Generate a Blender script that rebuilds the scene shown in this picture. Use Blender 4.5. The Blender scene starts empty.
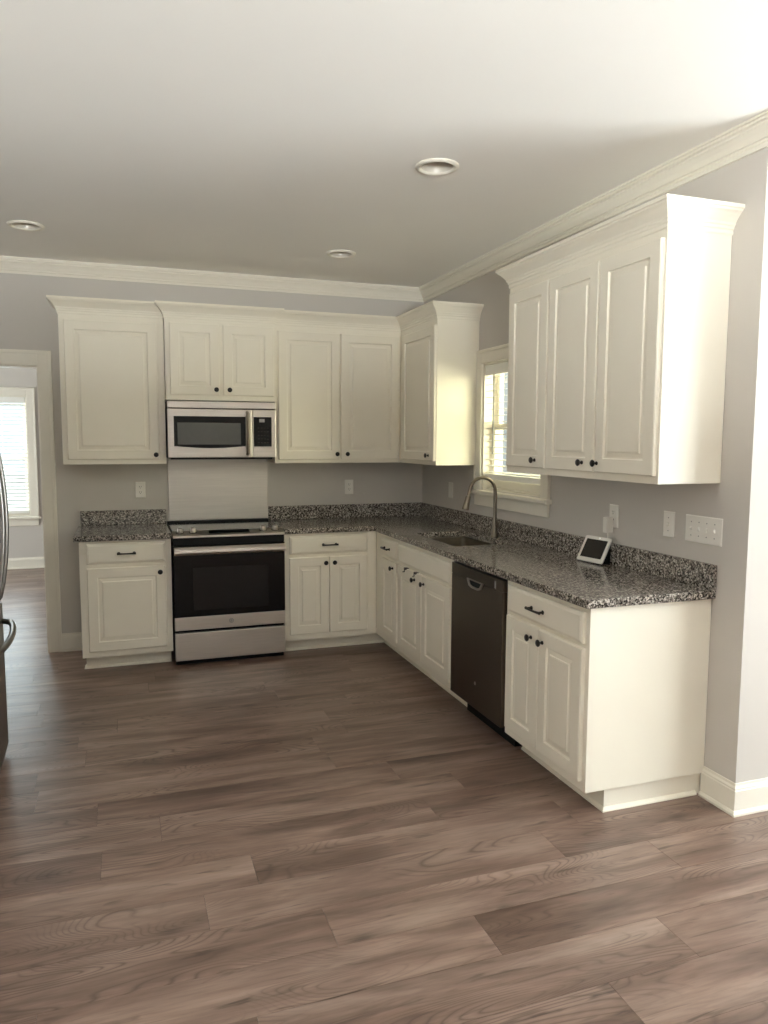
import bpy, bmesh, math, random
from mathutils import Vector, Matrix
PI = math.pi
random.seed(7)
SC = bpy.context.scene
COL = SC.collection
H = 2.761                      # ceiling height

# ------------------------------------------------------------------ camera
cd = bpy.data.cameras.new('camera'); cam = bpy.data.objects.new('camera', cd); COL.objects.link(cam)
yaw, pitch, roll = 0.3362, -0.0965, 0.0044
fw = Vector((math.sin(yaw)*math.cos(pitch), math.cos(yaw)*math.cos(pitch), math.sin(pitch)))
rt = Vector((math.cos(yaw), -math.sin(yaw), 0)); up = rt.cross(fw)
r2 = rt*math.cos(roll) + up*math.sin(roll); u2 = up*math.cos(roll) - rt*math.sin(roll)
mw = Matrix((r2, u2, -fw)).transposed().to_4x4(); mw.translation = (-2.362, -5.7916, 1.5429)
cam.matrix_world = mw
cd.sensor_fit = 'HORIZONTAL'; cd.sensor_width = 36.0; cd.lens = 747.2*36/768; cd.clip_start = 0.05
SC.camera = cam

# ------------------------------------------------------------------ world, sun, daylight at the windows, added fill panels, exposure
SKY = 0.42
w = bpy.data.worlds.new('sky'); SC.world = w; w.use_nodes = True
wn = w.node_tree.nodes; bg = wn['Background']
bg.inputs[0].default_value = (0.74, 0.88, 1.0, 1); bg.inputs[1].default_value = SKY
sd = bpy.data.lights.new('sun', 'SUN'); sd.energy = 0.5; sd.angle = 0.02; sd.color = (1.0, 0.95, 0.86)
sun = bpy.data.objects.new('sun', sd); COL.objects.link(sun)
sun.rotation_euler = Vector((0.62, 0.10, -0.78)).to_track_quat('-Z', 'Y').to_euler()

def area(name, loc, direction, sx, sy, power, color=(1, 1, 1), portal=False):
    d = bpy.data.lights.new(name, 'AREA'); d.shape = 'RECTANGLE'; d.size = sx; d.size_y = sy
    d.energy = power; d.color = color
    if portal: d.cycles.is_portal = True
    o = bpy.data.objects.new(name, d); COL.objects.link(o); o.location = loc
    o.rotation_euler = Vector(direction).to_track_quat('-Z', 'Y').to_euler()
    return o
P_RIGHT, P_BOUNCE, P_HALL, P_KIT, P_REAR = 78, 150, 45, 24, 8500
area('daylight_dining', (2.42, -5.45, 1.5), (-1, 0, 0), 2.6, 2.1, P_RIGHT, (0.95, 0.98, 1.0))
area('bounce_fill', (3.5, -5.45, 0.0), (-1, 0, 0.9), 3.4, 2.0, P_BOUNCE, (0.97, 0.985, 1.0))  # added panel, lifts the ceiling in place of ground-reflected light
area('bounce_fill_rear', (-2.8, -14.0, -0.4), (0, 0.3, 1), 9.0, 5.0, P_REAR, (0.985, 0.99, 1.0))  # added unseen panel behind the house, fills the deep ceiling from below
area('sky_portal_rear', (-2.8, -9.76, 1.5), (0, 1, 0), 1.8, 1.4, 1, portal=True)
area('daylight_hall', (-6.36, 2.0, 1.4), (1, 0, 0), 1.9, 1.5, P_HALL, (0.96, 0.985, 1.0))
area('kitchen_fill', (0.95, -2.15, 1.75), (-0.95, 0.6, -0.05), 1.0, 1.3, P_KIT, (1.0, 0.93, 0.62))  # added yellow panel outdoors, out of view, stands in for light through the window
area('sky_portal_kitchen', (0.17, -1.5, 1.63), (-1, 0, 0), 0.82, 0.88, 1, portal=True)
area('daylight_hall_far', (-4.23, 4.10, 1.33), (0, -1, 0), 1.64, 1.40, 14, (0.80, 0.92, 1.0))

vs = SC.view_settings
vs.view_transform = 'Standard'; vs.look = 'None'; vs.exposure = 1.62; vs.gamma = 1.0; vs.use_curve_mapping = False
SC.cycles.max_bounces = 12; SC.cycles.diffuse_bounces = 8; SC.cycles.glossy_bounces = 5
SC.cycles.transparent_max_bounces = 16; SC.cycles.sample_clamp_indirect = 6.0
SC.cycles.use_denoising = True

# ------------------------------------------------------------------ materials
def lin(c):
    c = c/255.0
    return c/12.92 if c <= 0.04045 else ((c+0.055)/1.055)**2.4
def rgb(r, g, b): return (lin(r), lin(g), lin(b), 1)

def base_mat(name, col, rough=0.5, metal=0.0, spec=0.5):
    m = bpy.data.materials.new(name); m.use_nodes = True
    p = m.node_tree.nodes['Principled BSDF']
    p.inputs['Base Color'].default_value = col; p.inputs['Roughness'].default_value = rough
    p.inputs['Metallic'].default_value = metal; p.inputs['Specular IOR Level'].default_value = spec
    return m, m.node_tree.nodes, m.node_tree.links, p
def noise_node(n, l, scale, detail=3, vec=None, rough=0.5, dist=0.0):
    t = n.new('ShaderNodeTexNoise'); t.inputs['Scale'].default_value = scale; t.inputs['Detail'].default_value = detail
    t.inputs['Roughness'].default_value = rough; t.inputs['Distortion'].default_value = dist
    if vec is not None: l.new(vec, t.inputs['Vector'])
    return t
def ramp(n, l, fac, stops, interp='LINEAR'):
    r = n.new('ShaderNodeValToRGB'); r.color_ramp.interpolation = interp
    e = r.color_ramp.elements
    while len(e) < len(stops): e.new(0.5)
    for k, (p, c) in enumerate(stops): e[k].position = p; e[k].color = c
    l.new(fac, r.inputs[0]); return r
def objcoord(n, l, scale=(1, 1, 1)):
    tc = n.new('ShaderNodeTexCoord'); mp = n.new('ShaderNodeMapping'); mp.inputs['Scale'].default_value = scale
    l.new(tc.outputs['Object'], mp.inputs['Vector']); return mp.outputs['Vector']
def bump(n, l, p, height, strength=0.1, dist=0.002):
    b = n.new('ShaderNodeBump'); b.inputs['Strength'].default_value = strength; b.inputs['Distance'].default_value = dist
    l.new(height, b.inputs['Height']); l.new(b.outputs[0], p.inputs['Normal'])

def painted(name, col, rough, var=0.03, scale=3.0, bscale=180, bstr=0.06, spec=0.5):
    m, n, l, p = base_mat(name, col, rough, spec=spec)
    v = objcoord(n, l)
    t = noise_node(n, l, scale, 4, v)
    a = tuple(c*(1-var) for c in col[:3])+(1,); b = tuple(min(1, c*(1+var)) for c in col[:3])+(1,)
    r = ramp(n, l, t.outputs[0], [(0.3, a), (0.7, b)]); l.new(r.outputs[0], p.inputs['Base Color'])
    t2 = noise_node(n, l, bscale, 2, v); bump(n, l, p, t2.outputs[0], bstr, 0.001)
    return m
M = {}
M['wall'] = painted('wall_paint', rgb(206, 201, 195), 0.75, 0.012, 2.0, 260, 0.05, 0.3)
M['ceiling'] = painted('ceiling_paint', rgb(243, 241, 237), 0.9, 0.01, 1.5, 200, 0.06, 0.2)
M['cab'] = painted('cabinet_paint', rgb(242, 236, 221), 0.38, 0.012, 4.0, 120, 0.03, 0.45)
M['trim'] = painted('trim_paint', rgb(236, 231, 219), 0.4, 0.012, 3.0, 120, 0.03, 0.45)
M['can'] = painted('can_baffle', rgb(205, 198, 186), 0.3, 0.02, 5, 100, 0.0, 0.6)
M['plastic'] = painted('white_plastic', rgb(236, 233, 226), 0.35, 0.01, 5.0, 200, 0.01)
M['vinyl'] = painted('blind_vinyl', rgb(244, 243, 238), 0.5, 0.01, 5.0, 200, 0.01)
M['black_plastic'] = painted('black_plastic', rgb(12, 12, 13), 0.45, 0.05, 8.0, 300, 0.02, 0.25)
M['black_glass'] = painted('black_glass', rgb(6, 7, 9), 0.12, 0.03, 6.0, 100, 0.0, 0.3)
M['oven_glass'] = painted('oven_window_glass', rgb(28, 27, 28), 0.12, 0.03, 9.0, 100, 0.0, 0.3)
M['mw_glass'] = painted('microwave_window_glass', rgb(92, 92, 90), 0.3, 0.04, 30.0, 600, 0.05)
M['bronze'] = painted('oil_rubbed_bronze', rgb(26, 21, 18), 0.35, 0.15, 30.0, 300, 0.03)
M['screen'] = painted('dark_screen', rgb(40, 36, 32), 0.15, 0.03, 6.0, 100, 0.0)
M['grey_plastic'] = painted('grey_plastic', rgb(150, 150, 148), 0.4, 0.03, 8.0, 300, 0.02)
M['slot'] = painted('dark_slot', rgb(60, 56, 52), 0.6, 0.03, 8.0, 300, 0.0)
M['gap'] = painted('plank_gap', rgb(52, 43, 38), 0.7, 0.05, 8.0, 300, 0.0)

def metal(name, col, rough, stretch, metallic=1.0, var=0.08):
    m, n, l, p = base_mat(name, col, rough, metallic)
    v = objcoord(n, l, stretch)
    t = noise_node(n, l, 1.0, 3, v)
    a = tuple(c*(1-var) for c in col[:3])+(1,); b = tuple(min(1, c*(1+var)) for c in col[:3])+(1,)
    r = ramp(n, l, t.outputs[0], [(0.3, a), (0.7, b)]); l.new(r.outputs[0], p.inputs['Base Color'])
    mr = n.new('ShaderNodeMapRange'); mr.inputs[3].default_value = rough*0.85; mr.inputs[4].default_value = rough*1.2
    l.new(t.outputs[0], mr.inputs[0]); l.new(mr.outputs[0], p.inputs['Roughness'])
    bump(n, l, p, t.outputs[0], 0.03, 0.0005)
    return m
M['steel'] = metal('brushed_steel', rgb(205, 198, 190), 0.34, (6, 60, 600))
M['steel_sheet'] = metal('steel_sheet', rgb(206, 201, 192), 0.42, (3, 40, 90), 1.0, 0.05)
M['nickel'] = metal('brushed_nickel', rgb(132, 123, 111), 0.3, (90, 90, 20))
M['dark_steel'] = metal('black_stainless', rgb(108, 100, 91), 0.3, (600, 6, 6), 1.0, 0.06)
M['fridge'] = metal('slate_steel', rgb(150, 147, 143), 0.3, (6, 6, 400), 1.0, 0.05)
M['dark_case'] = painted('dark_grey_case', rgb(48, 46, 45), 0.5, 0.04, 5, 300, 0.04)
M['sink'] = metal('sink_steel', rgb(175, 168, 156), 0.35, (60, 60, 60))

def granite():
    m, n, l, p = base_mat('granite', (0.3, 0.3, 0.3, 1), 0.14)
    v = objcoord(n, l)
    vo = n.new('ShaderNodeTexVoronoi'); vo.inputs['Scale'].default_value = 150; l.new(v, vo.inputs['Vector'])
    sep = n.new('ShaderNodeSeparateColor'); l.new(vo.outputs['Color'], sep.inputs[0])
    t = noise_node(n, l, 75, 3, v, 0.6)
    mx = n.new('ShaderNodeMix'); mx.data_type = 'FLOAT'; mx.inputs[0].default_value = 0.5
    l.new(sep.outputs[0], mx.inputs[2]); l.new(t.outputs[0], mx.inputs[3])
    r = ramp(n, l, mx.outputs[0], [(0.0, rgb(36, 33, 31)), (0.33, rgb(76, 70, 65)), (0.43, rgb(118, 111, 104)),
                                   (0.55, rgb(155, 148, 140)), (0.67, rgb(200, 193, 184))], 'CONSTANT')
    l.new(r.outputs[0], p.inputs['Base Color'])
    return m
M['granite'] = granite()

def floor_mat():
    m, n, l, p = base_mat('vinyl_plank', (0.2, 0.15, 0.12, 1), 0.34)
    at = n.new('ShaderNodeAttribute'); at.attribute_name = 'plank'
    tc = n.new('ShaderNodeTexCoord')
    mul = n.new('ShaderNodeMath'); mul.operation = 'MULTIPLY'; mul.inputs[1].default_value = 91.7; l.new(at.outputs['Fac'], mul.inputs[0])
    cmb = n.new('ShaderNodeCombineXYZ'); l.new(mul.outputs[0], cmb.inputs[0]); l.new(mul.outputs[0], cmb.inputs[2])
    add = n.new('ShaderNodeVectorMath'); add.operation = 'ADD'; l.new(tc.outputs['Object'], add.inputs[0]); l.new(cmb.outputs[0], add.inputs[1])
    def mapped(sx, sy):
        mp = n.new('ShaderNodeMapping'); mp.inputs['Scale'].default_value = (sx, sy, 1); l.new(add.outputs[0], mp.inputs['Vector']); return mp.outputs['Vector']
    broad = noise_node(n, l, 1.0, 3, mapped(1.3, 9), 0.55, 0.6)        # long soft streaks
    fine = noise_node(n, l, 1.0, 4, mapped(7, 95), 0.65, 0.3)          # fine fibres
    # cathedral rings: contour lines of a stretched noise
    hill = noise_node(n, l, 1.0, 1, mapped(1.3, 6.0), 0.4, 0.3)
    k = n.new('ShaderNodeMath'); k.operation = 'MULTIPLY'; k.inputs[1].default_value = 38; l.new(hill.outputs[0], k.inputs[0])
    fr = n.new('ShaderNodeMath'); fr.operation = 'PINGPONG'; fr.inputs[1].default_value = 0.5; l.new(k.outputs[0], fr.inputs[0])
    ring = ramp(n, l, fr.outputs[0], [(0.0, (0.0,)*3+(1,)), (0.16, (0.75,)*3+(1,)), (0.5, (1,)*3+(1,))])
    mask = noise_node(n, l, 1.0, 2, mapped(1.1, 3.0))
    mk = ramp(n, l, mask.outputs[0], [(0.46, (0,)*3+(1,)), (0.58, (1,)*3+(1,))])
    base = ramp(n, l, broad.outputs[0], [(0.26, rgb(97, 77, 67)), (0.44, rgb(127, 105, 94)), (0.6, rgb(148, 126, 114)), (0.78, rgb(163, 142, 130))])
    def mixc(a, b, fac, mode='MIX'):
        x = n.new('ShaderNodeMix'); x.data_type = 'RGBA'; x.blend_type = mode
        if isinstance(fac, float): x.inputs[0].default_value = fac
        else: l.new(fac, x.inputs[0])
        for s, i in ((a, 6), (b, 7)):
            if isinstance(s, tuple): x.inputs[i].default_value = s
            else: l.new(s, x.inputs[i])
        return x.outputs[2]
    fine_r = ramp(n, l, fine.outputs[0], [(0.3, (0.74, 0.72, 0.70, 1)), (0.55, (1, 1, 1, 1)), (0.8, (1.08, 1.08, 1.08, 1))])
    c = mixc(base.outputs[0], fine_r.outputs[0], 0.75, 'MULTIPLY')
    inv = n.new('ShaderNodeMath'); inv.operation = 'SUBTRACT'; inv.inputs[0].default_value = 1.0; l.new(ring.outputs[0], inv.inputs[1])
    rm = n.new('ShaderNodeMath'); rm.operation = 'MULTIPLY'; l.new(inv.outputs[0], rm.inputs[0]); l.new(mk.outputs[0], rm.inputs[1])
    rm2 = n.new('ShaderNodeMath'); rm2.operation = 'MULTIPLY'; rm2.inputs[1].default_value = 0.8; l.new(rm.outputs[0], rm2.inputs[0])
    c = mixc(c, rgb(88, 70, 61), rm2.outputs[0])
    # thin dark streaks and small knots
    st = noise_node(n, l, 1.0, 3, mapped(3.2, 30), 0.6, 0.8)
    sr = ramp(n, l, st.outputs[0], [(0.60, (0,)*3+(1,)), (0.72, (1,)*3+(1,))])
    sm = n.new('ShaderNodeMath'); sm.operation = 'MULTIPLY'; sm.inputs[1].default_value = 0.75; l.new(sr.outputs[0], sm.inputs[0])
    c = mixc(c, rgb(70, 55, 47), sm.outputs[0])
    cl = noise_node(n, l, 1.0, 3, mapped(2.2, 9), 0.62, 0.8)
    cr = ramp(n, l, cl.outputs[0], [(0.34, (0.80, 0.785, 0.775, 1)), (0.5, (1, 1, 1, 1)), (0.66, (1.16, 1.15, 1.14, 1))])
    c = mixc(c, cr.outputs[0], 0.9, 'MULTIPLY')
    vo = n.new('ShaderNodeTexVoronoi'); vo.inputs['Scale'].default_value = 1.0; l.new(mapped(1.6, 4.2), vo.inputs['Vector'])
    wob = n.new('ShaderNodeMath'); wob.operation = 'MULTIPLY_ADD'; wob.inputs[1].default_value = 0.16; l.new(fine.outputs[0], wob.inputs[0]); l.new(vo.outputs['Distance'], wob.inputs[2])
    kn = ramp(n, l, wob.outputs[0], [(0.11, (1,)*3+(1,)), (0.18, (0.3,)*3+(1,)), (0.30, (0,)*3+(1,))])
    kf = n.new('ShaderNodeMath'); kf.operation = 'MULTIPLY'; kf.inputs[1].default_value = 0.75; l.new(kn.outputs[0], kf.inputs[0])
    c = mixc(c, rgb(64, 49, 42), kf.outputs[0])
    # plank to plank tone
    wn_ = n.new('ShaderNodeTexWhiteNoise'); wn_.noise_dimensions = '1D'; l.new(mul.outputs[0], wn_.inputs['W'])
    tone = ramp(n, l, wn_.outputs['Value'], [(0, (0.93, 0.925, 0.92, 1)), (1, (1.04, 1.035, 1.03, 1))])
    c = mixc(c, tone.outputs[0], 1.0, 'MULTIPLY')
    l.new(c, p.inputs['Base Color'])
    rr = n.new('ShaderNodeMapRange'); rr.inputs[3].default_value = 0.26; rr.inputs[4].default_value = 0.38; l.new(fine.outputs[0], rr.inputs[0])
    l.new(rr.outputs[0], p.inputs['Roughness'])
    bump(n, l, p, fine.outputs[0], 0.12, 0.0012)
    return m
M['floor'] = floor_mat()

def glass_mat():
    m = bpy.data.materials.new('window_glass'); m.use_nodes = True; n = m.node_tree.nodes; l = m.node_tree.links
    n.remove(n['Principled BSDF']); out = n['Material Output']
    t = n.new('ShaderNodeBsdfTransparent'); t.inputs[0].default_value = (0.96, 0.98, 0.97, 1)
    g = n.new('ShaderNodeBsdfGlossy'); g.inputs['Roughness'].default_value = 0.02
    f = n.new('ShaderNodeFresnel'); f.inputs[0].default_value = 1.45
    ge = n.new('ShaderNodeNewGeometry'); iv = n.new('ShaderNodeMath'); iv.operation = 'SUBTRACT'; iv.inputs[0].default_value = 1.0; l.new(ge.outputs['Backfacing'], iv.inputs[1])
    fm = n.new('ShaderNodeMath'); fm.operation = 'MULTIPLY'; l.new(f.outputs[0], fm.inputs[0]); l.new(iv.outputs[0], fm.inputs[1])   # one reflection per pane
    mx = n.new('ShaderNodeMixShader'); l.new(fm.outputs[0], mx.inputs[0]); l.new(t.outputs[0], mx.inputs[1]); l.new(g.outputs[0], mx.inputs[2])
    l.new(mx.outputs[0], out.inputs[0]); return m
M['glass'] = glass_mat()
def brick_mat():
    m, n, l, p = base_mat('neighbour_brick', rgb(170, 110, 90), 0.85)
    tc = n.new('ShaderNodeTexCoord'); sp = n.new('ShaderNodeSeparateXYZ'); l.new(tc.outputs['Object'], sp.inputs[0])
    cb = n.new('ShaderNodeCombineXYZ'); l.new(sp.outputs[1], cb.inputs[0]); l.new(sp.outputs[2], cb.inputs[1])
    b = n.new('ShaderNodeTexBrick'); l.new(cb.outputs[0], b.inputs['Vector'])
    b.inputs['Color1'].default_value = rgb(176, 112, 92); b.inputs['Color2'].default_value = rgb(150, 92, 76); b.inputs['Mortar'].default_value = rgb(200, 190, 180)
    b.inputs['Scale'].default_value = 1.0; b.inputs['Mortar Size'].default_value = 0.008
    b.inputs['Brick Width'].default_value = 0.21; b.inputs['Row Height'].default_value = 0.075
    l.new(b.outputs[0], p.inputs['Base Color']); return m
M['brick'] = brick_mat()
M['pale_glass'] = painted('pale_glass', rgb(205, 210, 212), 0.15, 0.04, 2, 60, 0.0)
M['siding'] = painted('cream_siding', rgb(214, 206, 150), 0.7, 0.04, 2, 60, 0.05)
M['grey_concrete'] = painted('grey_concrete', rgb(176, 172, 162), 0.9, 0.25, 6, 60, 0.3)  # grey concrete ground, kept neutral so bounced light has no tint

# emitter for the tablet's status light
me_, n_, l_, p_ = base_mat('status_light', (1, 1, 1, 1)); p_.inputs['Emission Color'].default_value = (1, 1, 0.95, 1); p_.inputs['Emission Strength'].default_value = 1.2
M['led'] = me_

# ------------------------------------------------------------------ mesh helpers
class MB:
    def __init__(s): s.v = []; s.f = []
    def add(s, vs_, fs):
        o = len(s.v); s.v += [tuple(q) for q in vs_]; s.f += [tuple(i+o for i in q) for q in fs]; return s
    def box(s, x0, y0, z0, x1, y1, z1):
        x0, x1 = min(x0, x1), max(x0, x1); y0, y1 = min(y0, y1), max(y0, y1); z0, z1 = min(z0, z1), max(z0, z1)
        return s.add([(x0,y0,z0),(x1,y0,z0),(x1,y1,z0),(x0,y1,z0),(x0,y0,z1),(x1,y0,z1),(x1,y1,z1),(x0,y1,z1)],
                     [(0,3,2,1),(4,5,6,7),(0,1,5,4),(1,2,6,5),(2,3,7,6),(3,0,4,7)])
    def rings(s, rs, cap0=True, cap1=True, closed=True):
        n = len(rs[0]); vs_ = [p for r in rs for p in r]; fs = []
        for k in range(len(rs)-1):
            for i in range(n if closed else n-1):
                j = (i+1) % n
                fs.append((k*n+i, k*n+j, (k+1)*n+j, (k+1)*n+i))
        if cap0: fs.append(tuple(range(n-1, -1, -1)))
        if cap1: fs.append(tuple((len(rs)-1)*n+i for i in range(n)))
        return s.add(vs_, fs)
    def lathe(s, prof, c, axis=(0,0,1), n=24, cap0=True, cap1=True):
        a = Vector(axis).normalized(); t = Vector((1,0,0)) if abs(a.x) < 0.9 else Vector((0,1,0))
        u = a.cross(t).normalized(); w_ = a.cross(u); c = Vector(c)
        rs = [[c + a*h + (u*math.cos(2*PI*i/n) + w_*math.sin(2*PI*i/n))*r for i in range(n)] for r, h in prof]
        return s.rings(rs, cap0, cap1)
    def tube(s, path, r, n=12):
        P_ = [Vector(p) for p in path]; rs = []; prev = None
        R_ = r if isinstance(r, (list, tuple)) else [r]*len(P_)
        for k, p in enumerate(P_):
            d = (P_[min(k+1, len(P_)-1)] - P_[max(k-1, 0)]).normalized()
            if prev is None:
                t = Vector((0,0,1)) if abs(d.z) < 0.9 else Vector((0,1,0)); u = d.cross(t).normalized()
            else:
                u = (prev - d*prev.dot(d)).normalized()
            prev = u; w_ = d.cross(u)
            rs.append([p + (u*math.cos(2*PI*i/n) + w_*math.sin(2*PI*i/n))*R_[k] for i in range(n)])
        return s.rings(rs)
    def sweep(s, path, prof, z=0.0, seg=None):
        # profile (outwards, up) carried along a level path; outwards is to the right of travel
        Q = [Vector(p) for p in path]; rs = []
        i0, i1 = seg or (0, len(Q)-1)
        for k in range(i0, i1+1):
            ns = []
            if k > 0: d = (Q[k]-Q[k-1]).normalized(); ns.append(Vector((d.y, -d.x)))
            if k < len(Q)-1: d = (Q[k+1]-Q[k]).normalized(); ns.append(Vector((d.y, -d.x)))
            m = ns[0] if len(ns) == 1 else (ns[0]+ns[1])/(1+ns[0].dot(ns[1]))
            rs.append([(Q[k].x+m.x*o, Q[k].y+m.y*o, z+h) for o, h in prof])
        return s.rings(rs)
    def panel(s, x0, z0, x1, z1, y, prof):
        # rectangular loft facing -y: prof = [(inset, height out of y)]
        rs = []
        for i, h in prof:
            rs.append([(x0+i, y-h, z0+i), (x1-i, y-h, z0+i), (x1-i, y-h, z1-i), (x0+i, y-h, z1-i)])
        return s.rings(rs)
    def build(s, name, mat, parent=None, bevel=0.0, smooth=False, seg=2):
        me = bpy.data.meshes.new(name); me.from_pydata(s.v, [], s.f)
        bm = bmesh.new(); bm.from_mesh(me); bmesh.ops.recalc_face_normals(bm, faces=bm.faces); bm.to_mesh(me); bm.free()
        return link(name, me, mat, parent, bevel, smooth, seg)
def link(name, me, mat, parent=None, bevel=0.0, smooth=False, seg=2):
    me.materials.append(M[mat])
    o = bpy.data.objects.new(name, me); COL.objects.link(o)
    if parent is not None: o.parent = parent
    if smooth:
        for q in me.polygons: q.use_smooth = True
        md = o.modifiers.new('split', 'EDGE_SPLIT'); md.split_angle = math.radians(38)
    if bevel:
        md = o.modifiers.new('edges', 'BEVEL'); md.width = bevel; md.segments = seg; md.limit_method = 'ANGLE'; md.angle_limit = math.radians(40)
    return o
def slab(outer, holes, t, frame, name, mat, parent=None, bevel=0):
    # flat polygon with holes, thickened; frame maps (a, b, depth) to the scene
    bm = bmesh.new(); edges = []
    for loop in [outer]+holes:
        vs_ = [bm.verts.new((a, b, 0)) for a, b in loop]
        edges += [bm.edges.new((vs_[i], vs_[(i+1) % len(vs_)])) for i in range(len(vs_))]
    bmesh.ops.triangle_fill(bm, use_beauty=True, use_dissolve=False, edges=edges)
    ex = bmesh.ops.extrude_face_region(bm, geom=list(bm.faces))
    for q in ex['geom']:
        if isinstance(q, bmesh.types.BMVert): q.co.z = t
    for q in bm.verts: q.co = Vector(frame(q.co.x, q.co.y, q.co.z))
    bmesh.ops.recalc_face_normals(bm, faces=bm.faces)
    me = bpy.data.meshes.new(name); bm.to_mesh(me); bm.free()
    return link(name, me, mat, parent, bevel)
def rect(a0, b0, a1, b1): return [(a0, b0), (a1, b0), (a1, b1), (a0, b1)]
def circle(cx, cy, r, n=40): return [(cx+r*math.cos(2*PI*i/n), cy+r*math.sin(2*PI*i/n)) for i in range(n)]
def rrect(a0, b0, a1, b1, r, n=5):
    out = []
    for cx, cy, t in ((a1-r, b1-r, 0), (a0+r, b1-r, 1), (a0+r, b0+r, 2), (a1-r, b0+r, 3)):
        for k in range(n+1):
            q = PI/2*(t+k/n); out.append((cx+r*math.cos(q), cy+r*math.sin(q)))
    return out
def tag(o, label, cat, group=None):
    o['label'] = label; o['category'] = cat
    if group: o['group'] = group
    return o
def thing(name, label, cat, loc=(0,0,0), rz=0.0, group=None):
    o = bpy.data.objects.new(name, None); COL.objects.link(o); o.empty_display_size = 0.1
    o.location = loc; o.rotation_euler = (0, 0, rz)
    return tag(o, label, cat, group)
def struct(o): o['kind'] = 'structure'; return o
def sroot(name, loc=(0,0,0), rz=0.0):
    o = bpy.data.objects.new(name, None); COL.objects.link(o); o.location = loc; o.rotation_euler = (0, 0, rz); return struct(o)

# ------------------------------------------------------------------ the room
CAN = [(-1.0, -2.592), (-0.97, -0.929), (-2.849, -0.934)]
XL, XD, YE, YR, YF = -3.82, 2.3, -3.465, -9.6, 3.91
# floor: individual planks run along x, one mesh
KNOWN = {-2.93: -2.476, -3.126: -1.953, -3.322: -2.142, -3.521: -1.78, -3.721: -2.62, -3.921: -2.063, -4.121: -1.092, -2.133: -2.77, -1.336: -2.816}
def make_floor():
    mb = MB(); ids = []
    PW, PL, g = 0.1993, 1.298, 0.0006
    y = YF+0.0; rows = []
    k0 = math.floor((YR+3.521)/PW)-1
    for k in range(k0, int((YF+3.521)/PW)+2):
        y1 = -3.521+k*PW; y0 = y1-PW
        off = None
        for ky, kx in KNOWN.items():
            if abs(ky-y1) < 0.05: off = kx
        if off is None: off = random.random()*PL
        off = off % PL
        x = -6.2+((off+6.2) % PL)-PL
        while x < XD+0.1:
            a, b = max(x, -6.2), min(x+PL, XD+0.1); c, d = max(y0, YR-0.1), min(y1, YF+0.1)
            if b-a > 0.01 and d-c > 0.01:
                mb.add([(a+g,c+g,0),(b-g,c+g,0),(b-g,d-g,0),(a+g,d-g,0),(a+g,c+g,-.004),(b-g,c+g,-.004),(b-g,d-g,-.004),(a+g,d-g,-.004)],
                       [(0,1,2,3),(0,4,5,1),(1,5,6,2),(2,6,7,3),(3,7,4,0)])
                ids += [random.random()]*5
            x += PL
    me = bpy.data.meshes.new('floor'); me.from_pydata(mb.v, [], mb.f)
    at = me.attributes.new('plank', 'FLOAT', 'FACE'); at.data.foreach_set('value', ids)
    o = link('floor', me, 'floor'); struct(o)
    u = MB(); u.box(-6.3, YR-.14, -0.12, XD+.14, YF+.14, -0.003).build('subfloor', 'gap', o)
make_floor()
struct(slab(rect(-6.3, YR-.14, XD+.14, YF+.14), [circle(x, y, 0.072) for x, y in CAN], 0.02, lambda a, b, d: (a, b, H+d), 'ceiling', 'ceiling'))
# walls
W1 = (-1.9, 1.20, -1.1, 2.065)          # kitchen window opening (y0, z0, y1, z1)
def wall_x(name, y, x0, x1, holes, t):   # wall in the xz plane, from y to y+t
    return struct(slab(rect(x0, 0, x1, H), holes, t, lambda a, b, d: (a, y+d, b), name, 'wall'))
def wall_y(name, x, y0, y1, holes, t):
    return struct(slab(rect(y0, 0, y1, H), holes, t, lambda a, b, d: (x+d, a, b), name, 'wall'))
DX0, DX1, DZ = -3.74, -2.90, 2.048
struct(slab([(-6.2, 0), (DX0, 0), (DX0, DZ), (DX1, DZ), (DX1, 0), (0.15, 0), (0.15, H), (-6.2, H)], [], 0.14, lambda a, b, d: (a, d, b), 'wall_back', 'wall'))
wall_y('wall_right', 0, YE, 0, [rect(*W1)], 0.15)
wall_x('wall_return', YE, 0.15, XD, [], 0.15)
wall_y('wall_left', XL-.14, YR, 0, [], 0.14)
W3 = (-6.7, 0.5, -4.2, 2.5); wall_y('wall_dining', XD, YR, YE+.15, [rect(*W3)], 0.14)
wall_x('wall_rear', YR-.14, XL-.14, XD+.14, [rect(-3.7, .85, -1.9, 2.2)], 0.14)
W2 = (-5.05, 0.62, -3.405, 2.035); wall_x('wall_hall_far', YF, -6.2, 0.15, [rect(*W2)], 0.14)
wall_y('wall_hall_left', -6.34, 0.14, YF, [rect(1.1, .65, 2.9, 2.1)], 0.14)
wall_y('wall_hall_right', 0.01, 0.14, YF, [], 0.14)

CROWN = [(0,-.098),(.012,-.098),(.012,-.083),(.019,-.079),(.019,-.070),(.026,-.068),(.036,-.050),(.050,-.034),(.056,-.030),(.056,-.022),(.068,-.018),(.070,-.010),(.078,-.009),(.078,0),(0,0)]
struct(MB().sweep([(XL, 0), (0, 0), (0, YE), (XD, YE)], CROWN, H).build('trim_1', 'trim'))
BASE = [(0,0),(.026,0),(.026,.010),(.020,.018),(.015,.020),(.015,.102),(.012,.106),(.012,.112),(.006,.120),(.004,.131),(0,.131)]
struct(MB().sweep([(0, -3.288), (0, YE), (XD, YE)], BASE).build('baseboard_right', 'trim'))
struct(MB().sweep([(-2.815, 0), (-2.646, 0)], BASE).build('baseboard_back', 'trim'))
struct(MB().sweep([(-6.06, YF), (0, YF)], BASE).build('baseboard_hall', 'trim'))
struct(MB().sweep([(XL, YR), (XL, -2.75)], BASE).build('baseboard_left', 'trim'))
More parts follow.
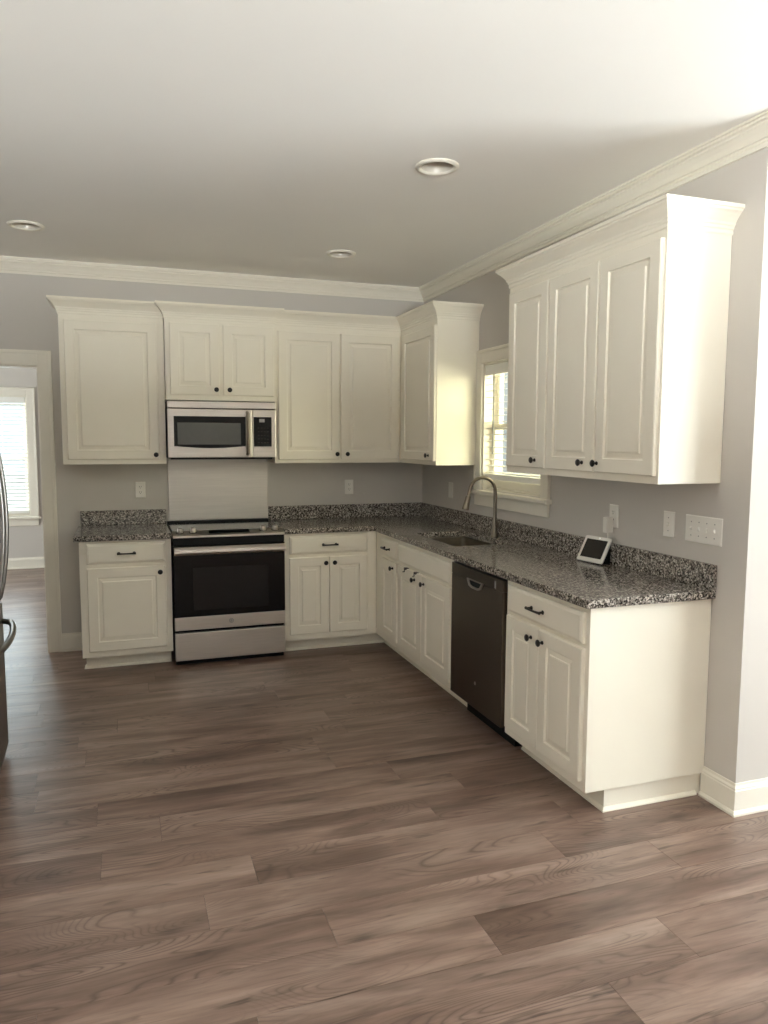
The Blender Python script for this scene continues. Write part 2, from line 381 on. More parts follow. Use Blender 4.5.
# cased opening to the next room
t2 = MB()
for x0, x1 in ((DX0-.082, DX0+.004), (DX1-.004, DX1+.084)):
    t2.box(x0, -.018, 0, x1, 0, DZ+.10)
    t2.box((x0-.002 if x0 < DX0-.05 else x1-.022), -.024, 0, (x0+.022 if x0 < DX0-.05 else x1+.002), -.001, DZ+.102)
t2.box(DX0+.004, -.018, DZ-.004, DX1-.004, 0, DZ+.10); t2.box(DX0-.06, -.024, DZ+.078, DX1+.062, -.001, DZ+.102)
t2.box(DX0-.001, 0, 0, DX0+.012, .14, DZ); t2.box(DX1-.012, 0, 0, DX1+.001, .14, DZ); t2.box(DX0+.012, 0, DZ-.012, DX1-.012, .14, DZ+.001)
struct(t2.build('trim_2', 'trim', bevel=.003))

def window(name, W, rot, loc, depth, casing=True, hung=True, split=0, cw=.09):
    # local frame: wall face at y=0, room towards -y, opening x0..x1, z0..z1
    x0, z0, x1, z1 = W
    r = sroot(name, loc, rot)
    if casing:
        c = MB()
        c.box(x0-cw, -.018, z0-.005, x0, 0, z1+cw).box(x1, -.018, z0-.005, x1+cw, 0, z1+cw).box(x0, -.018, z1, x1, 0, z1+cw)
        e_ = .002
        c.box(x0-cw-e_, -.024, z0-.005, x0-cw+.02, -.001, z1+cw+e_).box(x1+cw-.02, -.024, z0-.005, x1+cw+e_, -.001, z1+cw+e_).box(x0-cw+.02, -.024, z1+cw-.02, x1+cw-.02, -.001, z1+cw+e_)
        c.build('casing', 'trim', r, bevel=.003)
        MB().box(x0-cw-.02, -.05, z0-.03, x1+cw+.02, .03, z0-.002).build('stool', 'trim', r, bevel=.006)
        MB().box(x0-cw+.005, -.017, z0-.11, x1+cw-.005, 0, z0-.03).build('apron', 'trim', r, bevel=.004)
    f = MB(); t = .014
    f.box(x0, .0, z0, x0+t, depth, z1).box(x1-t, 0, z0, x1, depth, z1).box(x0+t, 0, z1-t, x1-t, depth, z1).box(x0+t, .03, z0, x1-t, depth, z0+t)
    for k in range(1, split+1):
        xm = x0+(x1-x0)*k/(split+1); f.box(xm-.05, .02, z0+t, xm+.05, depth, z1-t)
    f.build('window_frame', 'trim', r)
    cells = [(x0+(x1-x0)*k/(split+1)+(.05 if k else t), x0+(x1-x0)*(k+1)/(split+1)-(.05 if k < split else t)) for k in range(split+1)]
    zm = (z0+z1)/2
    for a, b in cells:
        for lo, hi, yy in (((z0+t, zm+.02, .066), (zm-.02, z1-t, .096)) if hung else ((z0+t, z1-t, .09),)):
            sb = MB(); s_ = .038; bot = .062 if lo < zm-.1 else .038
            sb.box(a, yy, lo, a+s_, yy+.028, hi).box(b-s_, yy, lo, b, yy+.028, hi).box(a+s_, yy, lo, b-s_, yy+.028, lo+bot).box(a+s_, yy, hi-s_, b-s_, yy+.028, hi)
            so = sb.build('sash', 'trim', r, bevel=.003)
            MB().box(a+s_-.004, yy+.012, lo+bot-.004, b-s_+.004, yy+.016, hi-s_+.004).build('pane', 'glass', so)
    return r
# right wall frame: local x = -world y, local y = world x
window('window_1', (1.1, 1.20, 1.9, 2.065), -PI/2, (0, 0, 0), .15)
window('window_2', W2, 0, (0, YF, 0), .14)
window('window_3', (4.2, 0.5, 6.7, 2.5), -PI/2, (XD, 0, 0), .14, split=2)
window('window_5', (1.9, .85, 3.7, 2.2), PI, (0, YR, 0), .14, split=1)  # unseen rear window, added to let fill light in from behind
window('window_4', (1.1, .65, 2.9, 2.1), PI/2, (-6.2, 0, 0), .14, split=1)

def blind(name, label, x0, x1, ztop, zbot, loc, rot, tilt, pitch=.0425, wand=None):
    r = thing(name, label, 'window blind', loc, rot)
    MB().box(x0, .012, ztop-.062, x1, .066, ztop-.003).build('headrail', 'vinyl', r, bevel=.004)
    MB().box(x0-.0, .003, ztop-.068, x1, .011, ztop-.001).build('valance', 'vinyl', r, bevel=.003)
    s = MB(); z = ztop-.085; hw = .025; yc = .034
    while z > zbot+.042:
        dy, dz = hw*math.cos(tilt), hw*math.sin(tilt)
        q = [(yc-dy, z-dz), (yc, z+.002), (yc+dy, z+dz)]
        s.rings([[(xx, y_, z_) for y_, z_ in q]+[(xx, y_, z_-.0028) for y_, z_ in reversed(q)] for xx in (x0+.004, x1-.004)])
        z -= pitch
    s.build('slats', 'vinyl', r)
    MB().box(x0+.004, yc-.025, zbot, x1-.004, yc+.025, zbot+.036).build('bottom_rail', 'vinyl', r, bevel=.003)
    for k in (.16, .84):
        xx = x0+(x1-x0)*k
        for yy in (yc-.027, yc+.027): MB().tube([(xx, yy, zbot+.01), (xx, yy, ztop-.06)], .0012, 6).build('ladder_cord', 'vinyl', r)
    if wand is not None:
        MB().tube([(wand, -.004, ztop-.07), (wand, -.006, ztop-.60)], .005, 8).build('tilt_wand', 'grey_plastic', r)
    return r
blind('window_blind', 'white slatted blind hanging in the kitchen window behind the faucet', 1.118, 1.882, 2.050, 1.277, (0, 0, 0), -PI/2, 0.12, wand=1.26)
blind('window_blind', 'white slatted blind in the far room window seen through the doorway', -5.03, -3.423, 2.018, .655, (0, YF, 0), 0, 0.5)

# neighbour's house and the ground outside
g_ = struct(MB().box(-30, -30, -.7, 30, 40, -.45).build('ground', 'grey_concrete'))
nb = thing('neighbour_house', 'brick neighbouring house with pale siding seen through the kitchen window blind', 'house', (3.2, 4.85, -.45))
MB().box(0, -4, 0, 4, 5, 2.17).build('brick_wall', 'brick', nb)
sd_ = MB(); z = 2.17
while z < 4.6: sd_.rings([[(-.012, yy, z), (-.002, yy, z+.15), (4, yy, z+.15), (4, yy, z)] for yy in (-4, 5)]); z += .15
sd_.build('siding', 'siding', nb)
MB().rings([[(-.4, yy, 4.6), (2, yy, 6.4), (4.4, yy, 4.6)] for yy in (-4.3, 5.3)]).build('roof', 'dark_case', nb)
nw = MB().box(-.03, -2.6, 1.05, .0, -.28, 3.4).build('window', 'trim', nb)
for i in range(5):
    for j in range(5): MB().box(-.036, -2.54+i*.45, 1.13+j*.45, -.03, -2.54+i*.45+.40, 1.13+j*.45+.40).build('pane', 'pale_glass', nw)

# ------------------------------------------------------------------ cabinets
DOOR = [(0, 0), (0, .016), (.004, .020), (.062, .020), (.065, .010), (.071, .009), (.090, .0125), (.092, .0185), (.097, .0195)]
DRAWER = [(0, 0), (0, .011), (.004, .015), (.012, .018), (.014, .020)]
CAP = [(0,-.022),(.004,-.022),(.006,-.016),(.006,-.004),(.010,0),(.012,.010),(.016,.014),(.018,.022),(.028,.036),(.042,.052),(.050,.058),(.053,.060),(.055,.066),(.061,.069),(.061,.083),(0,.083)]
def knob(x, y, z, parent):
    return MB().lathe([(.009,0),(.009,.003),(.0055,.005),(.005,.013),(.010,.017),(.0155,.021),(.0165,.025),(.013,.029),(.006,.031)], (x, y, z), (0,-1,0), 16).build('knob', 'bronze', parent, smooth=True)
def pull(x, y, z, parent):
    m = MB(); h = .048
    for s_ in (-1, 1):
        m.lathe([(.010,0),(.010,.003),(.006,.006),(.0055,.024)], (x+s_*h, y, z), (0,-1,0), 12)
    m.tube([(x-h-.010, y-.024, z), (x-h, y-.026, z), (x-h*.5, y-.029, z), (x, y-.030, z), (x+h*.5, y-.029, z), (x+h, y-.026, z), (x+h+.010, y-.024, z)], [.0075,.0062,.0052,.005,.0052,.0062,.0075], 10)
    return m.build('pull', 'bronze', parent, smooth=True)
def door(parent, x0, z0, x1, z1, y, kx=None, kz=None):
    d = MB().panel(x0, z0, x1, z1, y, DOOR).build('door', 'cab', parent)
    if kx is not None: knob(kx, y-.020, kz, d)
    return d
def drawer(parent, x0, z0, x1, z1, y, px=None, name='drawer'):
    d = MB().panel(x0, z0, x1, z1, y, DRAWER).build(name, 'cab', parent)
    if px is not None: pull(px, y-.020, (z0+z1)/2, d)
    return d
TK = .10; BD = .608; CT = .876
QR = [(0,0),(.014,0),(.013,.006),(.008,.012),(0,.016)]
def base_body(r, x0, x1, hollow=False, toe=None, side=False):
    b = MB()
    if hollow:
        b.box(x0, -BD, TK, x1, -BD+.02, CT).box(x0, -BD+.02, TK, x0+.018, -.002, CT).box(x1-.018, -BD+.02, TK, x1, -.002, CT).box(x0+.018, -BD+.02, TK, x1-.018, -.002, TK+.018)
    else: b.box(x0, -BD, TK, x1, -.002, CT)
    b.build('body', 'cab', r, bevel=.0015)
    a, c = toe or (x0, x1)
    MB().box(a, -.50, 0, c, -.45, TK).build('toe_kick', 'cab', r)
# left base unit
r = thing('base_cabinet', 'white base cabinet with one drawer and one door left of the range', 'cabinet', (0, 0, 0))
base_body(r, -2.646, -2.070, toe=(-2.628, -2.078))
MB().sweep([(-2.628, -.44), (-2.628, -.50), (-2.078, -.50)], QR).build('shoe_molding', 'cab', r)
drawer(r, -2.602, .724, -2.107, .857, -BD, -2.355); door(r, -2.602, .142, -2.107, .697, -BD, -2.145, .657)
# right of range, into the corner
r = thing('base_cabinet', 'white base cabinet with drawer over two doors right of the range', 'cabinet', (0, 0, 0))
base_body(r, -1.300, -.609)
MB().sweep([(-1.300, -.50), (-.609, -.50)], QR).build('shoe_molding', 'cab', r)
drawer(r, -1.262, .726, -.680, .855, -BD, -.971); door(r, -1.264, .145, -.976, .702, -BD, -1.003, .660); door(r, -.971, .145, -.682, .702, -BD, -.938, .660)
# right wall run (local x = -world y)
RZ = -PI/2
r = thing('base_cabinet', 'narrow white base cabinet with drawer and door at the inner corner', 'cabinet', (0, 0, 0), RZ)
base_body(r, .6085, 1.092, toe=(.500, 1.092))
MB().box(.45, -.6085, 0, .50, -.45, TK).build('toe_return', 'cab', r)
MB().sweep([(.50, -.6085), (.50, -.50), (1.092, -.50)], QR).build('shoe_molding', 'cab', r)
drawer(r, .760, .722, 1.070, .845, -BD, .900); door(r, .762, .150, 1.078, .702, -BD, 1.020, .662)
r = thing('base_cabinet', 'white sink base cabinet with false front over two doors below the faucet', 'cabinet', (0, 0, 0), RZ)
base_body(r, 1.094, 1.980, hollow=True)
MB().sweep([(1.094, -.50), (1.980, -.50)], QR).build('shoe_molding', 'cab', r)
drawer(r, 1.112, .722, 1.956, .845, -BD, name='false_front'); door(r, 1.118, .150, 1.522, .702, -BD, 1.425, .655); door(r, 1.540, .150, 1.962, .702, -BD, 1.545+.035, .655)
r = thing('base_cabinet', 'white end base cabinet with drawer, two doors and a plain bright end panel', 'cabinet', (0, 0, 0), RZ)
base_body(r, 2.604, 3.288, toe=(2.604, 3.268))
MB().box(2.65, -.45, 0, 3.268, -.002, TK).build('toe_box', 'cab', r)
MB().sweep([(2.604, -.50), (3.268, -.50), (3.268, -.028)], QR).build('shoe_molding', 'cab', r)
drawer(r, 2.632, .722, 3.258, .850, -BD, 2.915); door(r, 2.630, .142, 2.926, .702, -BD, 2.868, .650); door(r, 2.931, .142, 3.262, .702, -BD, 2.985-.02, .650)

# over-door hooks on the left sink door
def over_hook(x, label):
    m = MB(); y = -BD-.0
    m.box(x-.019, y-.024, .700, x+.019, y-.002, .7055).box(x-.019, y-.024, .694, x+.019, y-.0205, .700)
    m.box(x-.019, y-.024, .676, x-.012, y-.0205, .694).box(x-.019, y-.034, .676, x-.012, y-.024, .680)
    o = m.build('over_door_hook', 'bronze'); o.rotation_euler = (0, 0, RZ)
    return tag(o, label, 'hook', 'hooks over the sink door')
over_hook(1.262, 'black over-door hook on left sink door, the one toward the corner')
over_hook(1.436, 'black over-door hook on left sink door, the one nearest its knob')

# uppers
UB, UT = 1.367, 2.392
def upper(label, x0, x1, d, zb, doors, path, rz=0.0, seg=None, ct=2.385):
    r = thing('wall_cabinet', label, 'cabinet', (0, 0, 0), rz)
    b = MB().box(x0, -d, zb, x1, -.002, ct+.03).build('body', 'cab', r, bevel=.0015)
    for dx0, dx1, dz0, dz1, kx, kz in doors: door(r, dx0, dz0, dx1, dz1, -d, kx, kz)
    MB().sweep(path, CAP, ct, seg).build('crown_molding', 'cab', r)
    return r
D = .325
upper('white wall cabinet with one tall door, above the left counter', -2.740, -2.072, D, UB,
      [(-2.708, -2.118, 1.400, 2.328, -2.141, 1.432)], [(-2.740, -.002), (-2.740, -D), (-2.072, -D)])
DM = .375
upper('short white wall cabinet with two small doors above the microwave', -2.068, -1.308, DM, 1.812,
      [(-2.038, -1.703, 1.848, 2.338, -1.728, 1.886), (-1.676, -1.318, 1.848, 2.338, -1.636, 1.886)], [(-2.068, -.33), (-2.068, -DM), (-1.308, -DM), (-1.308, -.33)])
upper('white wall cabinet with two tall doors between microwave and corner', -1.304, -.322, D, UB,
      [(-1.276, -.812, 1.394, 2.326, -.838, 1.434), (-.802, -.340, 1.394, 2.326, -.758, 1.434)], [(-1.304, -D), (-.320, -D), (-.320, -1.03)], seg=(0, 1))
DR = .32
upper('white corner wall cabinet with one door beside the kitchen window', .002, 1.028, DR, UB,
      [(.400, 1.030-.006, 1.396, 2.322, .940, 1.434)], [(D, -1.3), (D, -DR), (1.028, -DR), (1.028, -.002)], RZ, seg=(1, 3))
upper('long white wall cabinet with three doors near the right end of the counter', 2.040, 3.305, DR, UB,
      [(2.066, 2.464, 1.400, 2.340, 2.375, 1.441), (2.474, 2.884, 1.400, 2.340, 2.800, 1.441), (2.893, 3.292, 1.400, 2.340, 2.915, 1.441)],
      [(2.040, -.002), (2.040, -DR), (3.305, -DR), (3.305, -.002)], RZ, ct=2.396)

# ------------------------------------------------------------------ countertops and sink
r = thing('countertop', 'short speckled granite countertop left of the range', 'countertop', (0, 0, 0))
MB().box(-2.678, -.640, CT+.001, -2.066, -.002, .914).build('slab', 'granite', r, bevel=.004)
MB().box(-2.660, -.022, .9145, -2.066, -.002, 1.020).build('backsplash', 'granite', r, bevel=.003)
r = thing('countertop', 'long L-shaped speckled granite countertop wrapping the corner under the window', 'countertop', (0, 0, 0))
SX0, SX1, SY0, SY1 = -.512, -.135, -1.785, -1.125
slab([(-1.300, -.002), (-1.300, -.640), (-.640, -.640), (-.640, -3.312), (-.002, -3.312), (-.002, -.002)],
     [rrect(SX0, SY0, SX1, SY1, .035)], .037, lambda a, b, d: (a, b, CT+.001+d), 'slab', 'granite', r, bevel=.004)
MB().box(-1.300, -.022, .9145, -.002, -.002, 1.022).build('backsplash', 'granite', r, bevel=.003)
MB().box(-.022, -3.312, .9145, -.002, -.023, 1.022).build('backsplash', 'granite', r, bevel=.003)
r = thing('sink', 'undermount stainless steel sink basin set in the granite counter', 'sink', (0, 0, 0))
def ring3(o, z): return [(x, y, z) for x, y in rrect(SX0-o, SY0-o, SX1+o, SY1+o, max(.02, .035+o))]
MB().rings([ring3(.02, .8755), ring3(.02, .874), ring3(.004, .872), ring3(.004, .70), ring3(-.012, .684), ring3(-.06, .682)], cap0=False).build('basin', 'sink', r, smooth=True)
MB().lathe([(.045,0),(.045,.003),(.034,.004),(.030,.001)], ((SX0+SX1)/2, (SY0+SY1)/2, .6825), (0,0,1), 20).build('drain', 'nickel', r, smooth=True)

r = thing('kitchen_faucet', 'brushed nickel gooseneck faucet standing behind the sink', 'faucet', (-.085, -1.463, .9145))
MB().lathe([(.027,0),(.027,.006),(.022,.012),(.020,.05),(.0185,.10),(.014,.112),(.013,.13)], (0,0,0), (0,0,1), 20).build('base', 'nickel', r, smooth=True)
path = [(0,0,.12), (0,0,.20), (0,0,.28)]
R_ = .092
for k in range(1, 13):
    a = PI*k/12*0.965; path.append((-R_+R_*math.cos(a), 0, .297+R_*math.sin(a)))
dn = (Vector(path[-1])-Vector(path[-2])).normalized(); path.append(tuple(Vector(path[-1])+dn*.035)); e = Vector(path[-1])
MB().tube(path, .0115, 14).build('spout', 'nickel', r, smooth=True)
MB().lathe([(.0125,0),(.0165,.004),(.0175,.03),(.021,.075),(.0225,.088),(.019,.092)], e, dn, 18).build('spray_head', 'nickel', r, smooth=True)
hd = MB().tube([(0,-.015,.075), (0,-.034,.076)], .012, 12)
hd.tube([(0,-.030,.078), (0,-.048,.094), (0,-.075,.108)], [.006,.005,.0045], 10)
hd.build('handle', 'nickel', r, smooth=True)

# ------------------------------------------------------------------ range
RX0, RX1 = -2.0605, -1.3055; RW = RX1-RX0
r = thing('range', 'stainless slide-in electric range with black glass oven door', 'stove', (RX0, 0, 0))
MB().box(.004, -.63, .03, RW-.004, -.03, .895).build('body', 'black_plastic', r)
MB().box(.002, -.575, .8955, RW-.002, -.055, .916).build('cooktop', 'black_glass', r, bevel=.003)
MB().box(.0, -.055, .895, RW, -.006, .930).build('rear_vent', 'black_plastic', r, bevel=.003)
cp = MB().rings([[(xx, -.575, .921), (xx, -.655, .899), (xx, -.668, .892), (xx, -.668, .880), (xx, -.575, .880)] for xx in (0, RW)])
cp = cp.build('control_panel', 'steel', r, bevel=.002)
nrm = Vector((0, -.022, .08)).normalized(); sl = Vector((0, -.08, -.022)).normalized()
def on_panel(x, t, h=0.0): return Vector((x, -.575, .921)) + sl*t + nrm*h
q = [on_panel(.24, .012, .0006), on_panel(.515, .012, .0006), on_panel(.515, .066, .0006), on_panel(.24, .066, .0006)]
MB().rings([q, [v_ + nrm*.001 for v_ in q]]).build('display', 'black_glass', cp)
for x in (.050, .135, .612, .697):
    k = MB().lathe([(.024,0),(.024,.006),(.019,.008),(.0175,.030),(.015,.033)], on_panel(x, .038), nrm, 18).build('knob', 'steel', r, smooth=True)
    MB().lathe([(.0265,0),(.0265,.003),(.024,.004)], on_panel(x, .038), nrm, 18).build('knob_ring', 'black_plastic', k, smooth=True)
MB().box(.002, -.655, .832, RW-.002, -.63, .879).build('upper_strip', 'black_plastic', r)
dr = MB().box(.001, -.668, .340, RW-.001, -.632, .830).build('oven_door', 'black_glass', r, bevel=.004)
MB().box(.125, -.6688, .385, .635, -.667, .676).build('oven_window', 'oven_glass', dr)
h = MB().rings([[(xx, -.668-o, z) for o, z in ((.022,.766),(.040,.770),(.048,.785),(.046,.806),(.034,.822),(.022,.824))] for xx in (.004, RW-.004)])
h.box(.02, -.692, .775, .05, -.668, .815).box(RW-.05, -.692, .775, RW-.02, -.668, .815)
h.build('handle', 'steel', dr, bevel=.003)
bd = MB().box(.001, -.668, .249, RW-.001, -.632, .338).build('door_trim', 'steel', dr, bevel=.003)
lg = MB().lathe([(.0165,0),(.0165,.0015),(.0135,.0015),(.0135,0)], (RW/2, -.668, .297), (0,-1,0), 28)
for s_ in (-1, 1):
    lg.tube([(RW/2+s_*.006+.005*math.cos(a), -.6692, .297+.007*math.sin(a)) for a in [PI*(.15+1.6*i/12) for i in range(13)]], .0011, 6)
lg.tube([(RW/2-.002, -.6692, .297), (RW/2+.003, -.6692, .297)], .0011, 6)
lg.build('emblem', 'grey_plastic', bd)
MB().box(.001, -.668, .040, RW-.001, -.632, .230).build('drawer', 'steel', r, bevel=.004)
MB().box(.006, -.622, .004, RW-.006, -.60, .038).build('toe_panel', 'black_plastic', r)  # black strip added to give the dark shaded gap under the drawer
for x in (.04, RW-.04):
    for y in (-.58, -.08): MB().lathe([(.016,0),(.016,.03)], (x, y, 0), (0,0,1), 10).build('foot', 'black_plastic', r)
# steel sheet behind it
o = MB().box(-2.046, -.006, .935, -1.299, -.001, 1.404).build('splash_panel', 'steel_sheet', bevel=.0015)
MB().box(-1.311, -.0085, .936, -1.2995, -.006, 1.403).build('edge_trim', 'steel_sheet', o)
tag(o, 'plain stainless steel sheet on the wall behind the range', 'backsplash panel')

# ------------------------------------------------------------------ microwave
MX0, MX1 = -2.064, -1.310; MWD = MX1-MX0; F = -.402
r = thing('microwave', 'stainless over-the-range microwave mounted under the short wall cabinet', 'microwave', (MX0, 0, 1.40))
MB().box(.003, F+.02, .008, MWD-.003, -.003, .408).build('body', 'black_plastic', r)
MB().box(.0, F, .356, MWD, F+.02, .405).build('vent_trim', 'steel', r, bevel=.004)
dm = MB().box(.0, F-.004, .012, .583, F+.02, .352).build('door', 'steel', r, bevel=.004)
def bowed(x0, z0, x1, z1, y, t, bow, n=10):
    a = [(x0, z1), (x1, z1)] + [(x1+(x0-x1)*k/n, z0-bow*math.sin(PI*k/n*1.0)) for k in range(n+1)]
    return MB().rings([[(x, y, z) for x, z in a], [(x, y-t, z) for x, z in a]])
bowed(.042, .092, .536, .300, F-.004, .002, .014).build('door_glass', 'black_glass', dm)
MB().box(.066, F-.0068, .104, .502, F-.006, .255).build('door_window', 'mw_glass', dm)
hm = MB().tube([(.550, F-.004, .036), (.550, F-.030, .042), (.550, F-.038, .10), (.550, F-.041, .185), (.550, F-.038, .27), (.550, F-.030, .326), (.550, F-.004, .332)], .0125, 14)
hm.build('handle', 'nickel', dm, smooth=True)
pm = MB().box(.587, F-.004, .012, MWD, F+.02, .352).build('control_panel', 'steel', r, bevel=.004)
bowed(.594, .090, .722, .300, F-.004, .002, .0).build('keypad', 'black_glass', pm)
MB().box(.633, F-.0068, .262, .672, F-.006, .286).build('display', 'grey_plastic', pm)
for i in range(4):
    for j in range(5): MB().box(.622+i*.022, F-.0066, .115+j*.026, .634+i*.022, F-.006, .120+j*.026).build('key', 'slot', pm)
MB().box(.02, F+.03, -.002, MWD-.02, -.05, .008).build('underside_grille', 'black_plastic', r)

# ------------------------------------------------------------------ dishwasher
DX, DW_ = 1.986, .612
r = thing('dishwasher', 'black stainless dishwasher built in between sink and end cabinets', 'dishwasher', (0, -DX, 0), RZ)
MB().box(.004, -.585, .10, DW_-.004, -.03, .868).build('body', 'black_plastic', r)
MB().box(.03, -.53, 0, DW_-.03, -.45, .10).build('toe_panel', 'black_plastic', r)
fd = MB(); x0, x1 = .006, DW_-.006
fd.box(x0, -.628, .118, x1, -.586, .800)
dd = fd.build('door', 'dark_steel', r, bevel=.004)
cb = slab(rect(x0, .8015, x1, .862), [], .040, lambda a, b, d: (a, -.588-d, b), 'control_strip', 'dark_steel', r, bevel=.003)
# pocket handle: scooped lip below the strip
pk = [(.215, .808), (.240, .770), (.275, .762), (.345, .762), (.382, .772), (.405, .808)]
pi = [(.235, .803), (.252, .778), (.280, .772), (.340, .772), (.368, .780), (.386, .803)]
n6 = len(pk)
MB().rings([[(x, -.629, z) for x, z in pk], [(x, -.637, z) for x, z in pk], [(x, -.637, z) for x, z in pi], [(x, -.629, z) for x, z in pi]], cap0=False, cap1=False).build('pocket_handle', 'steel', dd, bevel=.001)
MB().rings([[(x, -.6285, z) for x, z in pi], [(x, -.6300, z) for x, z in pi]]).build('handle_recess', 'black_plastic', dd)
MB().lathe([(.010,0),(.010,.001)], (.320, -.628, .257), (0,-1,0), 16).build('badge', 'steel', dd)
MB().box(.520, -.6292, .808, .534, -.628, .845).build('indicator', 'grey_plastic', cb)

# ------------------------------------------------------------------ refrigerator (left edge)
r = thing('refrigerator', 'stainless french door refrigerator at the left edge beside the doorway', 'refrigerator', (-3.782, -2.235, 0), PI/2)
# local: x = world y offset, -y = world +x
FW, FD = .455, .79
MB().box(-FW, -FD, .03, FW, -.02, 1.76).build('case', 'dark_case', r, bevel=.004)
def bow_door(x0, x1, z0, z1, name):
    n = 8
    pts = [(x0+(x1-x0)*k/n) for k in range(n+1)]
    top = [(x, -FD-.055-.010*(1-(x/FW)**2)) for x in pts]
    pl = top + [(x1, -FD-.004), (x0, -FD-.004)]
    return MB().rings([[(x, y, z) for x, y in pl] for z in (z0, z1)]).build(name, 'fridge', r, bevel=.005)
d1 = bow_door(-FW, -.003, .76, 1.78, 'door'); d2 = bow_door(.003, FW, .76, 1.78, 'door')
fz = bow_door(-FW, FW, .03, .745, 'freezer_drawer')
def vbow(x, parent):
    P0 = -FD-.07; m = MB(); pts = []
    for k in range(17):
        t = k/16; pts.append((x, P0-.012-.058*math.sin(PI*t)**.6 if 0 < t < 1 else P0+.01, .80+.80*t))
    m.tube(pts, .013, 12).build('handle', 'fridge', parent, smooth=True)
vbow(-.05, d1); vbow(.05, d2)
pts = []
for k in range(17):
    t = k/16; x = -.40+.80*t
    pts.append((x, -FD-.055-.010*(1-(x/FW)**2)-(.014+.064*math.sin(PI*t)**.5 if 0 < t < 1 else -.01), .665))
MB().tube(pts, .014, 12).build('handle', 'fridge', fz, smooth=True)
MB().box(-FW+.03, -FD+.02, 0, FW-.03, -.06, .029).build('base_grille', 'black_plastic', r)

# ------------------------------------------------------------------ recessed lights
def can(x, y, label):
    r = thing('recessed_light', label, 'ceiling light', (x, y, H), 0, 'recessed ceiling lights')
    MB().lathe([(.072,.0),(.075,-.0),(.098,-.001),(.098,-.005),(.092,-.011),(.084,-.013),(.077,-.010),(.0715,-.002)], (0,0,0), (0,0,1), 48, False, False).build('trim_ring', 'trim', r, smooth=True)
    MB().lathe([(.0715,-.004),(.066,.02),(.062,.09),(.062,.12)], (0,0,0), (0,0,1), 40, False, True).build('baffle', 'can', r, smooth=True)
    MB().lathe([(.022,.119),(.024,.10),(.044,.07),(.050,.045),(.040,.036),(.012,.030)], (0,0,0), (0,0,1), 24).build('bulb', 'plastic', r, smooth=True)
can(*CAN[0], 'round white recessed ceiling light nearest the long three-door cabinet')
can(*CAN[1], 'round white recessed ceiling light nearest the inner room corner')
can(*CAN[2], 'round white recessed ceiling light nearest the doorway')

# ------------------------------------------------------------------ outlets and switches
def plate(r, w_, h=.117):
    return MB().panel(-w_/2, -h/2, w_/2, h/2, 0, [(0, 0), (0, .003), (.003, .0055), (.006, .006)]).build('plate', 'plastic', r)
def outlet(loc, rz, label):
    r = thing('wall_outlet', label, 'outlet', loc, rz); p = plate(r, .072)
    for s_ in (-1, 1):
        f = MB().rings([[(x, -.006, z+s_*.020) for x, z in rrect(-.0165, -.014, .0165, .014, .007)], [(x, -.0085, z+s_*.020) for x, z in rrect(-.0165, -.014, .0165, .014, .007)]]).build('receptacle', 'plastic', r)
        sl_ = MB()
        for dx in (-.0065, .0065): sl_.box(dx-.0012, -.0088, s_*.020-.001, dx+.0012, -.0084, s_*.020+.008)
        sl_.lathe([(.0024,0),(.0024,.0004)], (0, -.0084, s_*.020-.007), (0,-1,0), 10)
        sl_.build('slots', 'slot', f)
    return r
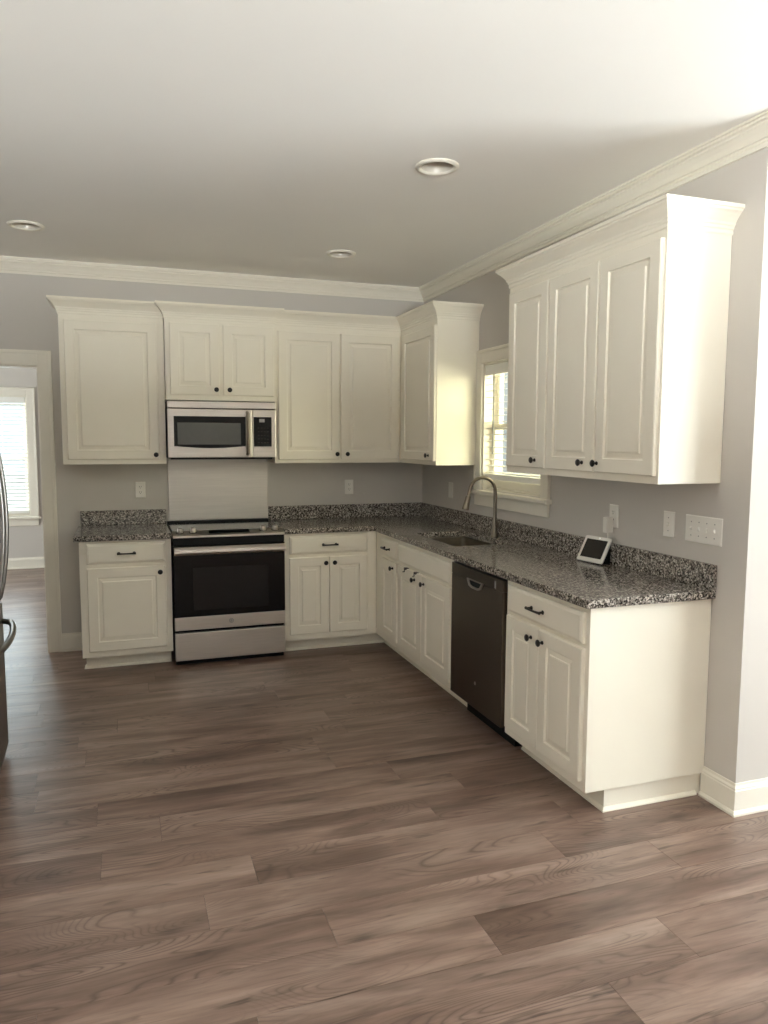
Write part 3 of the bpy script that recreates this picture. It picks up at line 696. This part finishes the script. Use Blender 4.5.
def switch(loc, rz, label, n, w_, rocker=False):
    r = thing('light_switch', label, 'light switch', loc, rz); plate(r, w_)
    for k in range(n):
        x = (k-(n-1)/2)*.046
        if rocker:
            MB().box(x-.0165, -.009, -.033, x+.0165, -.0055, .033).build('rocker', 'plastic', r, bevel=.002)
        else:
            MB().rings([[(x-.0042, -.006, -.009), (x+.0042, -.006, -.009), (x+.0042, -.006, .009), (x-.0042, -.006, .009)],
                        [(x-.003, -.014, -.001 if k % 2 else -.010), (x+.003, -.014, -.001 if k % 2 else -.010), (x+.003, -.014, .010 if k % 2 else .001), (x-.003, -.014, .010 if k % 2 else .001)]]).build('toggle', 'plastic', r)
        for z in (-.030, .030):
            if not rocker: MB().lathe([(.003,0),(.003,.001)], (x, -.0058, z), (0,-1,0), 10).build('screw', 'grey_plastic', r)
    return r
outlet((-2.244, 0, 1.167), 0, 'white duplex outlet on the wall above the short left countertop')
outlet((-.639, 0, 1.162), 0, 'white duplex outlet on the back wall, between range and corner')
switch((0, -.581, 1.162), RZ, 'white rocker switch on the right wall beside the inner corner', 1, .072, True)
outlet((0, -2.597, 1.160), RZ, 'white wall outlet with a white charger plugged in, above the tablet')
switch((0, -3.005, 1.163), RZ, 'narrow white single switch plate left of the wide four-switch plate', 1, .072)
switch((0, -3.221, 1.161), RZ, 'wide white plate with four toggle switches near the wall end', 4, .215)

r = thing('power_adapter', 'white plug-in charger block in the outlet above the tablet', 'charger', (0, -2.588, 1.115), RZ)
MB().box(-.017, -.050, -.040, .017, -.0088, .040).build('block', 'plastic', r, bevel=.004)
MB().tube([(0,-.030,-.040), (0,-.029,-.06), (.0,-.029,-.09)], .0022, 8).build('cord', 'plastic', r, smooth=True)

# tablet on the counter
r = thing('tablet', 'small white framed tablet display leaning back on the granite counter', 'tablet', (-.0986, -2.539, .9145), -1.4035)
TW, TH, tl = .181, .142, 0.499
def tp(x, h, o): return (x, h*math.sin(tl)-o*math.cos(tl), h*math.cos(tl)+o*math.sin(tl)+.003)
def tprism(x0, h0, x1, h1, o0, o1, rad=.008):
    a = rrect(x0, h0, x1, h1, rad)
    return MB().rings([[tp(x, h, o0) for x, h in a], [tp(x, h, o1) for x, h in a]])
tprism(-TW/2, 0, TW/2, TH, 0, .010).build('frame', 'plastic', r, bevel=.002)
tprism(-TW/2+.018, .022, TW/2-.018, TH-.018, .010, .0108, .002).build('screen', 'screen', r)
MB().lathe([(.003,0),(.003,.0008)], tp(.012, TH-.009, .010), (0, -math.cos(tl), math.sin(tl)), 10).build('status_light', 'led', r)
MB().rings([[(xx, -.006, .0005), (xx, .0, .006), (xx, .056, .108), (xx, .066, .108), (xx, .068, .0005)] for xx in (-.078, .078)]).build('stand', 'black_plastic', r, bevel=.003)
